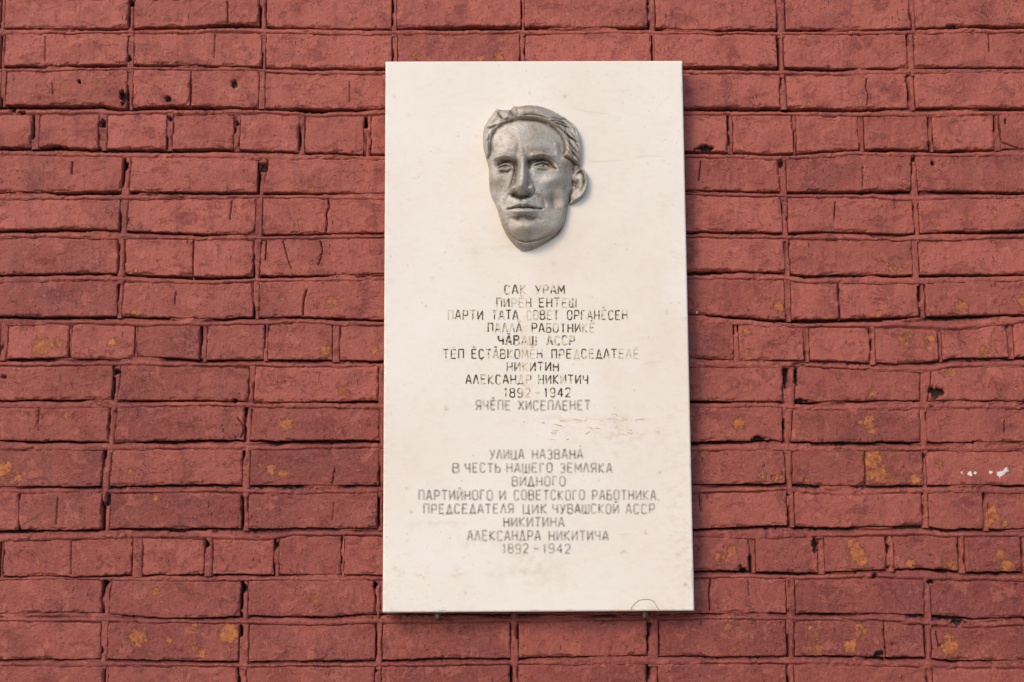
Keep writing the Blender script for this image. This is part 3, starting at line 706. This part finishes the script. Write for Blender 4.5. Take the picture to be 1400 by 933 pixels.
TEXT = [   # words with left and right ends, then top and foot of the line, in photograph positions
 ('i', 390, 402, [('САК',689.7,718.6),('УРАМ',732,771.5)]),
 ('i', 408, 420, [('ПИРĔН',679,726),('ЕНТЕШ',736.8,787.6)]),
 ('i', 424.7, 437, [('ПАРТИ',612.5,660),('ТАТА',672.7,708),('СОВЕТ',719.7,763.6),('ОРГАНĔСЕН',775.4,857.5)]),
 ('i', 442.5, 454.3, [('ПАЛЛĂ',667,713),('РАБОТНИКĔ',727,813)]),
 ('I', 459.7, 471.5, [('ЧĂВАШ',681,733),('АССР',748,785.5)]),
 ('i', 478, 490, [('ТĔП',606,634),('ĔÇТĂВКОМĔН',644.7,741),('ПРЕДСЕДАТЕЛĔ',754,873)]),
 ('i', 495.5, 507.5, [('НИКИТИН',693,763.6)]),
 ('i', 513, 525, [('АЛЕКСАНДР',637,726),('НИКИТИЧ',736,804)]),
 ('i', 531, 543, [('1892',689,725),('-',731,738.5),('1942',744,780)]),
 ('g', 548, 560.5, [('ЯЧĔПЕ',650.5,697.6),('ХИСЕПЛЕНЕТ',708.6,806.5)]),
 ('g', 615, 627.3, [('УЛИЦА',669.3,716),('НАЗВАНА',727.6,796.5)]),
 ('g', 633.7, 646, [('В',618.6,627.4),('ЧЕСТЬ',635.6,683.9),('НАШЕГО',692.6,755),('ЗЕМЛЯКА',765.9,836.5)]),
 ('g', 652, 664.3, [('ВИДНОГО',700,772.8)]),
 ('g', 670.7, 683.4, [('ПАРТИЙНОГО',572.4,673),('И',683,691),('СОВЕТСКОГО',702.6,799),('РАБОТНИКА,',809.6,902)]),
 ('g', 689.6, 702, [('ПРЕДСЕДАТЕЛЯ',579,702),('ЦИК',714.8,747.6),('ЧУВАШСКОЙ',755.5,845.6),('АССР',855.7,894.8)]),
 ('g', 707.5, 720, [('НИКИТИНА',688.4,771)]),
 ('g', 726, 739, [('АЛЕКСАНДРА',639,738.5),('НИКИТИЧА',750.4,831.4)]),
 ('g', 744, 756.3, [('1892',687,722),('-',729,736.5),('1942',742,779.5)]),
]
for li, (kind, yt, yb, words) in enumerate(TEXT):
    paths, wl, lr = [], [], random.Random(li)
    for w, x0, x1 in words:
        ws = [WID.get(c, 1.) for c in w]; gapw = .42
        tot = sum(ws) + gapw * (len(w) - 1); un = (x1 - x0) / tot; x = x0
        for c, cw in zip(w, ws):
            jy = lr.uniform(-.35, .35)
            for st in G[c]:
                wl.append(lr.uniform(-.10, .38) + (lr.random() < .12) * .35)
                p = []
                for a, b in st:
                    X_, Z_ = pf(x + (a * cw + (0 if c != '1' else 0)) * un, yb + jy - b * (yb - yt)); p.append((float(X_), float(Z_)))
                paths.append(p)
            x += (cw + gapw) * un
    if kind == 'g':
        v, q = ribbons(paths, .0041, YF - .00045, .00015, li)
        # darker centre line of the cut
        v2, q2 = ribbons([[(a, b) for a, b in p] for p in paths], .0012, YF - .0007, .0003, li + 50)
        wear = np.concatenate([np.full(len(v), .34), np.full(len(v2), -.02)])
        v, q = np.concatenate([v, v2]), np.concatenate([q, q2 + len(v)])
    else:
        v, q = ribbons(paths, (.0034 if kind == 'I' else .0025), YF - .0005, .00015, li)
        wear = np.repeat(np.array(wl), PN)
    xr0 = float(pf(717, .5 * (yt + yb))[0])
    st_ = np.exp(-((v[:, 0] - xr0) / (6.5 * PXM)) ** 2) * (kind != 'g')
    xe = float(pf(800, yt)[0])
    wear = wear + st_ * .55 + (kind != 'g') * .14 * smooth(xe, xe + .08, v[:, 0])
    raw_mesh('inscription_line', v, q, M_GREY if kind == 'g' else M_INK, plaque, {'wear': wear, 'rust': st_}, False)

def stroke_part(name, lines, width, mat, wear=0., stuff=False, jit=.0004, seed=1, y=-.0004):
    w_lines = [[tuple(float(t) for t in pf(a, b)) for a, b in l] for l in lines]
    v, q = ribbons(w_lines, width, YF + y, jit, seed)
    o = raw_mesh(name, v, q, mat, plaque, {'wear': np.full(len(v), wear), 'rust': np.zeros(len(v))}, False)
    if stuff: o['kind'] = 'stuff'
    return o
stroke_part('crack', [[(862.5,835),(864,830),(868,825.5),(872,822),(877,820.2),(882,819.6),(888,819.8),(893,822),(896,826),(899,831),(902,835)]], .0011, M_CRACK)
sc = [[(766,576),(775,575.5),(783,574),(789,574),(795,575)],[(806,573),(811,573),(816,574)],[(838,573),(846,575),(850,575)],[(836,566),(842,567),(845,569)],[(868,574.5),(874,574),(880,573.5)],
      [(756,589),(763,589)],[(753,592),(761,592.5)],[(757,580),(762,581),(768,583)],[(802,584),(810,586),(822,586)],[(801,594),(806,590)],[(846,587),(856,588.5),(864,588)],[(841,585),(847,583)],
      [(848,594),(853,594),(858,596)],[(740,578),(746,579)],[(858,592),(864,593)],[(850,575),(858,574)],[(774,601),(778,601)],[(752,601),(760,601)],[(825,573),(835,573)]]
stroke_part('scratches', sc, .0014, M_STAIN, .05, True, seed=3)
stroke_part('scratches', [[(849,731),(856,730.6),(864,730.8)],[(850,754),(853,755.5),(856,755)],[(607,559),(611,559.5)],[(582,417),(583.5,420.5)]], .0008, M_VEIN, 0, True, seed=5)
stroke_part('scratches', [[(784,148.5),(792,150),(804,153),(822,155),(832,155.5)],[(614,523),(622,526),(630,527)],[(806,220.5),(820,221),(846,219.5)],[(868,215),(884,213),(908,214)],
                          [(585,717),(600,714),(612,716)],[(880,498),(905,494)],[(560,245),(572,244)]], .0005, M_VEIN, 0, True, seed=6)
# bolts under the slab
def lathe(name, prof, loc, mat, parent, n=14):
    a = np.linspace(0, 2 * math.pi, n + 1); P = np.array(prof)
    co = np.stack([loc[0] + P[:, 0, None] * np.cos(a), loc[1] + P[:, 0, None] * np.sin(a), loc[2] + P[:, 1, None] + 0 * a], -1)
    return grid_mesh(name, co, mat, parent, attrs={'tone': np.zeros(co.shape[:2])})
for bx, by in ((598, 840), (882, 838)):
    x, z = at(bx, by, -.034)
    o = lathe('bolt', [(.0, -.0125), (.0035, -.0120), (.0055, -.009), (.0058, -.003), (.0042, -.001), (.0042, .012), (0, .012)], (float(x), -.034, float(z)), M_BOLT, plaque)
    v, q = box_arrays(float(x) - .006, float(x) + .006, -.036, .012, float(z) - .001, float(z) + .0045)
    raw_mesh('bracket', v, q, M_BOLT, plaque, {}, False)

# ------------------------------------------------------------------ relief head (heights sculpted over a 2-D grid)
# grid units: 3.886 per photograph pixel, origin at photograph (630, 120)
SIL = [(190,115),(215,123),(245,126),(265,120),(280,106),(310,108),(345,102),(400,100),(440,108),(500,128),(550,155),(590,185),(615,212),(630,245),(638,290),(640,340),(638,395),(642,418),(655,428),(668,450),(676,485),(674,525),(662,560),(645,585),(620,604),(600,615),(582,622),(572,620),(567,645),(560,690),(550,727),(538,758),(520,782),(490,804),(450,828),(410,850),(370,867),(340,873),(315,866),(290,845),(262,812),(240,780),(221,737),(206,690),(195,650),(180,615),(163,580),(153,540),(149,480),(150,430),(140,390),(128,350),(120,310),(117,260),(124,208),(148,168),(172,137)]
SIL = np.array(SIL, float)
step = 2.0
us = np.arange(100, 694, step); vs_ = np.arange(84, 890, step)
U, V = np.meshgrid(us, vs_)
def poly_sd(P):
    d = np.full(U.shape, 1e9); inside = np.zeros(U.shape, bool)
    for a, b in zip(P, np.roll(P, -1, 0)):
        dd, _ = seg_dist(U, V, a, b); d = np.minimum(d, dd)
        c = ((a[1] > V) != (b[1] > V)) & (U < (b[0] - a[0]) * (V - a[1]) / (b[1] - a[1] + 1e-9) + a[0]); inside ^= c
    return np.where(inside, d, -d)
def stroke(pts, w, a, taper=.25, sharp=2.0):
    """raised (a>0) or cut (a<0) line; w and a may be lists along the line"""
    P = np.array(pts, float); L = np.concatenate([[0], np.cumsum(np.hypot(*np.diff(P, axis=0).T))]); L /= L[-1]
    wl = np.interp(L, np.linspace(0, 1, np.size(w)), np.atleast_1d(w)); al = np.interp(L, np.linspace(0, 1, np.size(a)), np.atleast_1d(a))
    best = np.full(U.shape, 1e9); T = np.zeros(U.shape)
    for i in range(len(P) - 1):
        d, t = seg_dist(U, V, P[i], P[i + 1]); m = d < best
        best = np.where(m, d, best); T = np.where(m, L[i] + (L[i + 1] - L[i]) * t, T)
    ww = np.interp(T, L, wl); aa = np.interp(T, L, al)
    tp = np.minimum(1, np.minimum(T, 1 - T) / max(taper, 1e-6)) if taper else 1
    return aa * (.25 + .75 * tp if taper else 1) * np.exp(-(best / ww) ** sharp)
def gau(cx, cy, sx, sy, a, ang=0, p=2.0):
    c, s = math.cos(R(ang)), math.sin(R(ang)); x, y = U - cx, V - cy
    return a * np.exp(-(((x * c + y * s) / sx) ** 2 + ((-x * s + y * c) / sy) ** 2) ** (p / 2))
sd = poly_sd(SIL)
rr = np.clip(sd / 30, 0, 1)
H = 30 * np.sqrt(np.clip(1 - (1 - rr) ** 2, 0, 1))
# head volume
r2 = ((U - 335) / 265) ** 2 + ((V - 465) / 430) ** 2
H += 58 * np.sqrt(np.clip(1 - r2, 0, 1))
H += gau(300, 480, 150, 330, 26)                           # the front plane of the face
H -= 30 * smooth(505, 600, U) * smooth(380, 440, V)        # side plane falling away to the ear
H += gau(330, 290, 130, 75, 10)                            # forehead
H += gau(250, 345, 34, 18, 5) + gau(390, 335, 50, 20, 6)   # frontal bumps
H -= gau(303, 350, 13, 26, 5)                              # furrow between them
H += stroke([(318, 330), (322, 372)], 10, 4)
# temple hollow
H -= gau(528, 345, 26, 48, 10) + gau(165, 350, 14, 40, 5)
H += stroke([(500, 300), (512, 350), (508, 385)], 12, 6)
# brows
H += stroke([(162, 402), (190, 386), (228, 379), (262, 386), (288, 404)], [9, 12, 11], [9, 19, 15])
H += stroke([(350, 402), (385, 384), (435, 374), (482, 382), (505, 408)], [11, 13, 9], [16, 24, 12])
for i in range(8):                                         # combed brow hairs
    x0 = 185 + i * 13; H += stroke([(x0, 386 - abs(i - 3) * 0), (x0 + 11, 376 + abs(i - 3) * 1.5)], 2.6, -3)
    x1 = 365 + i * 17; H += stroke([(x1, 388 - i * .6), (x1 + 15, 374 + i * 1.2)], 2.8, -3.4)
# sockets
H -= gau(240, 424, 50, 25, 38, -4, 4.) + gau(430, 415, 68, 29, 41, 8, 4.)
H -= gau(292, 430, 15, 40, 32) + gau(364, 424, 16, 30, 28)
H -= stroke([(190, 408), (225, 400), (262, 404), (288, 416)], 7, 9, .2) + stroke([(352, 410), (390, 396), (440, 394), (482, 408), (518, 440)], 8, 11, .2)
# eyes: ball, lids, iris
for ex, ey, k_, tilt in ((236, 437, 1.10, -4), (434, 424, 1.34, 5)):
    H += gau(ex, ey, 32 * k_, 15 * k_, 21, tilt)
    tt = math.tan(R(tilt))
    up = [(ex - 38 * k_, ey + 8 - 38 * tt), (ex - 20 * k_, ey - 8), (ex, ey - 13 * k_), (ex + 20 * k_, ey - 9), (ex + 37 * k_, ey + 6 + 37 * tt)]
    H += stroke([(a, b - 4) for a, b in up], 6, 14, .15)
    H -= stroke([(a, b + 4) for a, b in up], 4.2, 13, .2)
    H -= stroke([(a, b - 14) for a, b in up], 4.5, 9, .2)
    lo = [(ex - 36 * k_, ey + 9 - 36 * tt), (ex - 15 * k_, ey + 17), (ex + 10 * k_, ey + 18), (ex + 35 * k_, ey + 8 + 35 * tt)]
    H += stroke(lo, 5, 8, .2); H -= stroke([(a, b + 12) for a, b in lo], 6, 8, .3)
    H -= gau(ex + 3, ey + 2, 13.5, 12.5, 7, 0, 6); H += gau(ex + 3, ey + 2, 9, 8.5, 7, 0, 5); H -= gau(ex + 4, ey + 1, 4.8, 4.8, 18)
H -= stroke([(455, 438), (480, 432), (512, 442), (528, 455)], 5, 4)
H += stroke([(448, 396), (486, 410), (516, 440), (524, 456)], 8, 13, .2)
H -= stroke([(452, 410), (482, 424), (508, 448)], 5, 10, .2)
H -= gau(440, 462, 40, 9, 7) + gau(235, 468, 32, 8, 5)
# cheekbones, hollows
H += gau(188, 500, 38, 34, 17, -20) + gau(492, 503, 60, 32, 25, -14)
H -= gau(492, 612, 40, 50, 27, -20) + gau(205, 600, 26, 46, 8, 12)
H += gau(545, 590, 22, 80, 5)
# nose
H += stroke([(327, 392), (328, 430), (326, 480), (322, 530), (318, 558)], [19, 20, 22, 26, 29], [13, 30, 44, 55, 60], 0, 2.7)
H += gau(318, 554, 26, 20, 22) + gau(276, 560, 14, 16, 27) + gau(372, 558, 16, 17, 28)
H += gau(345, 505, 22, 70, 7)
H -= stroke([(290, 440), (284, 490), (272, 535), (258, 562)], 9, [14, 10, 8, 9], .1)
H -= stroke([(268, 540), (262, 562), (270, 582)], 6, 7) + stroke([(385, 538), (392, 562), (382, 582)], 6, 8)
H -= stroke([(262, 586), (292, 594), (320, 604), (350, 596), (384, 584)], 11, [24, 38, 24], .15)
H -= gau(297, 580, 9, 5, 12) + gau(348, 577, 11, 5, 14)
# muzzle, nasolabial folds
H += gau(338, 655, 88, 58, 17)
H -= stroke([(262, 585), (240, 620), (232, 660)], 15, 6) + stroke([(395, 580), (432, 608), (452, 660)], 12, 9)
H += stroke([(420, 580), (455, 612), (472, 670)], 18, 6)
H -= stroke([(318, 604), (322, 634)], 9, 4)
# mouth
H += stroke([(262, 656), (292, 644), (314, 637), (330, 642), (350, 637), (385, 646), (418, 657)], [5, 9, 9, 9, 5], [7, 15, 15, 15, 7])
H += stroke([(272, 676), (305, 680), (338, 681), (375, 678), (408, 672)], [7, 11, 11, 7], [8, 18, 18, 8])
H -= stroke([(252, 663), (280, 658), (312, 655), (332, 658), (352, 655), (390, 659), (426, 659)], [4, 5.4, 5.4, 4], [14, 21, 21, 21, 13], .08)
H -= gau(252, 664, 9, 7, 8) + gau(428, 660, 10, 7, 8)
H -= stroke([(262, 712), (300, 712), (338, 706), (380, 712), (428, 716)], [10, 15, 10], [12, 25, 12])
# chin, jaw, cut edge below
H += gau(345, 762, 68, 36, 30) + gau(322, 752, 16, 14, 3) + gau(372, 752, 18, 14, 3)
H -= smooth(0, 26, (V - 470) - np.interp(U, [180, 228, 262, 300, 345, 400, 450, 500, 545], [190, 268, 318, 350, 362, 354, 330, 300, 262])) * 32
H -= stroke([(232, 745), (262, 790), (300, 822), (345, 833), (400, 824), (450, 802), (500, 776), (540, 745)], 6, 15, .2)
H += stroke([(560, 600), (555, 660), (540, 725)], 16, 7)
# ear
ear = smooth(0, 14, poly_sd(np.array([(588,470),(602,440),(625,424),(652,424),(672,446),(680,485),(678,530),(664,566),(645,590),(615,610),(585,628),(570,620),(574,580),(590,540),(596,505)], float)))
H = H * (1 - ear) + ear * (26 + 8 * smooth(590, 660, U))
H += stroke([(606, 470), (618, 442), (642, 434), (660, 452), (668, 488), (664, 530), (650, 562), (624, 586), (600, 606)], [8, 8, 7, 8], [12, 13, 9, 7], .1)
H -= stroke([(616, 462), (636, 450), (650, 466), (655, 495), (650, 528)], 6, 11, .2)
H += stroke([(618, 480), (634, 492), (640, 520), (628, 548)], 8, 8, .2)
H -= gau(612, 520, 13, 20, 20, -20) + gau(617, 502, 9, 11, 8)
H += gau(598, 530, 8, 12, 12) + gau(600, 590, 16, 16, 9) - stroke([(588, 548), (580, 580), (578, 610)], 5, 14, .1)
H -= gau(588, 600, 6, 12, 6)
# hair: raised mass outside the hairline
face = np.array([(135,410),(158,372),(163,330),(165,292),(174,262),(196,232),(232,206),(285,192),(340,187),(400,190),(450,202),(498,230),(532,265),(548,300),(552,340),(540,368),(560,382),(600,404),(650,430),(800,430),(800,900),(0,900),(0,410)], float)
hd = -poly_sd(face)
hair = smooth(0, 20, hd)
H += hair * 18 + gau(0, 0, 1, 1, 0)
H -= 5.5 * np.exp(-((hd - 1) / 6) ** 2)
# quiff roll over the forehead and its combed grooves
H += hair * stroke([(288, 152), (340, 140), (400, 143), (455, 160), (505, 190), (545, 225)], [30, 26, 24, 22], [17, 18, 14, 9], .15)
H -= hair * stroke([(262, 112), (268, 150), (280, 172), (302, 186)], [9, 8, 7], [20, 14, 10], .1)
H += hair * (stroke([(284, 112), (284, 140), (296, 168)], 9, 9) + stroke([(196, 128), (182, 165), (150, 205)], 16, 11) + stroke([(238, 138), (246, 165), (232, 190)], 13, 9))
H -= hair * (stroke([(192, 124), (206, 160), (224, 186)], 5, 10, .15) + stroke([(135, 228), (165, 226), (198, 214)], 6, 12) + stroke([(156, 255), (150, 300), (152, 350)], 5, 7) + stroke([(126, 322), (140, 300), (150, 285)], 5, 6)
       + stroke([(208, 192), (230, 190), (262, 182)], 5, 7) + stroke([(128, 260), (140, 245), (152, 238)], 4, 5))
H += hair * (stroke([(140, 250), (135, 290), (142, 340)], 11, 7))
for pts, w, a in (([(330,118),(380,116),(430,122),(480,140)],3.5,4),([(305,128),(350,122),(410,126),(470,146),(520,172)],3,4),([(320,168),(370,162),(420,168),(465,186)],3.5,5),
                  ([(476,175),(517,176),(560,168)],4,8),([(470,196),(505,188),(548,190)],3.6,7),([(490,201),(535,206),(572,215),(588,232)],4.5,11),([(512,192),(545,192),(570,206)],3.5,7),
                  ([(500,214),(530,232),(556,248),(574,262)],4.5,11),([(540,247),(572,262),(604,285),(632,330)],4.5,11),([(563,261),(596,279),(624,298)],4,9),([(556,282),(580,305),(606,336),(636,372)],4.5,9),
                  ([(560,312),(590,345),(618,376)],4,7),([(591,348),(618,376),(638,400)],5,10),([(545,160),(585,196),(618,246)],3.5,6),([(520,150),(565,178),(600,222),(622,280)],3,5),([(575,235),(600,262),(630,310)],3.5,6),
                  ([(545,330),(570,352),(600,378)],3.5,6),([(440,128),(490,150),(530,182)],3,4),([(400,112),(460,124),(520,152)],3,4)):
    H -= hair * stroke(pts, w, a, .2)
H += hair * (stroke([(552, 362), (585, 378), (615, 398), (636, 414)], [6, 10, 7], [5, 11, 5]) + stroke([(540, 290), (575, 322), (612, 362)], 9, 6))
H -= stroke([(548, 374), (575, 386), (602, 404), (630, 422)], [5, 6, 5], [5, 15, 12], .1)
# hammered surface
H += .9 * fbm(U / 22, V / 22, 71, 3) + .45 * fbm(U / 6, V / 6, 72, 2)
rim = smooth(-2, 3, sd)
K = PXM * .985 / 3.886
gv, gu = np.gradient(sd, step); gn = np.maximum(np.hypot(gu, gv), 1e-6); out_ = np.clip(-sd, 0, None)
US, VS = U + gu / gn * out_, V + gv / gn * out_              # outer vertices lie on the outline itself
X, Z = pf(630 + US / 3.886, 120 + VS / 3.886 + 2.6 * (1 - (VS - 100) / 770))
H = np.maximum(H, 6)
def blur(A, n):
    for _ in range(n):
        A = np.pad(A, 1, mode='edge'); A = (A[:-2, 1:-1] + A[2:, 1:-1] + A[1:-1, :-2] + A[1:-1, 2:] + 2 * A[1:-1, 1:-1]) / 6
    return A
cav_shade = np.clip((blur(H, 14) - H) / 3.2, 0, 1)
cav_shade = np.maximum(cav_shade, .85 * np.clip((blur(H, 260) - H) / 11, 0, 1)) * smooth(2, 10, sd)      # shade painted in brown into sockets and hollows
Y = np.where(sd > 0, YF - H * K * .98, YF + .002)
keepv = sd > -3.2
keep = keepv[:-1, :-1] & keepv[1:, :-1] & keepv[:-1, 1:] & keepv[1:, 1:]
grid_mesh('portrait_relief', np.stack([X, Y, Z], -1), M_METAL, plaque, keep=keep, attrs={'hollow_shade': cav_shade})
tri = sum(len(o.data.polygons) * 2 for o in S.objects if o.type == 'MESH')
if 0: print('bricks', sum(o.name.startswith('brick') for o in S.objects), 'joints', sum(o.name.startswith('mortar_joint') for o in S.objects), 'tris', tri)
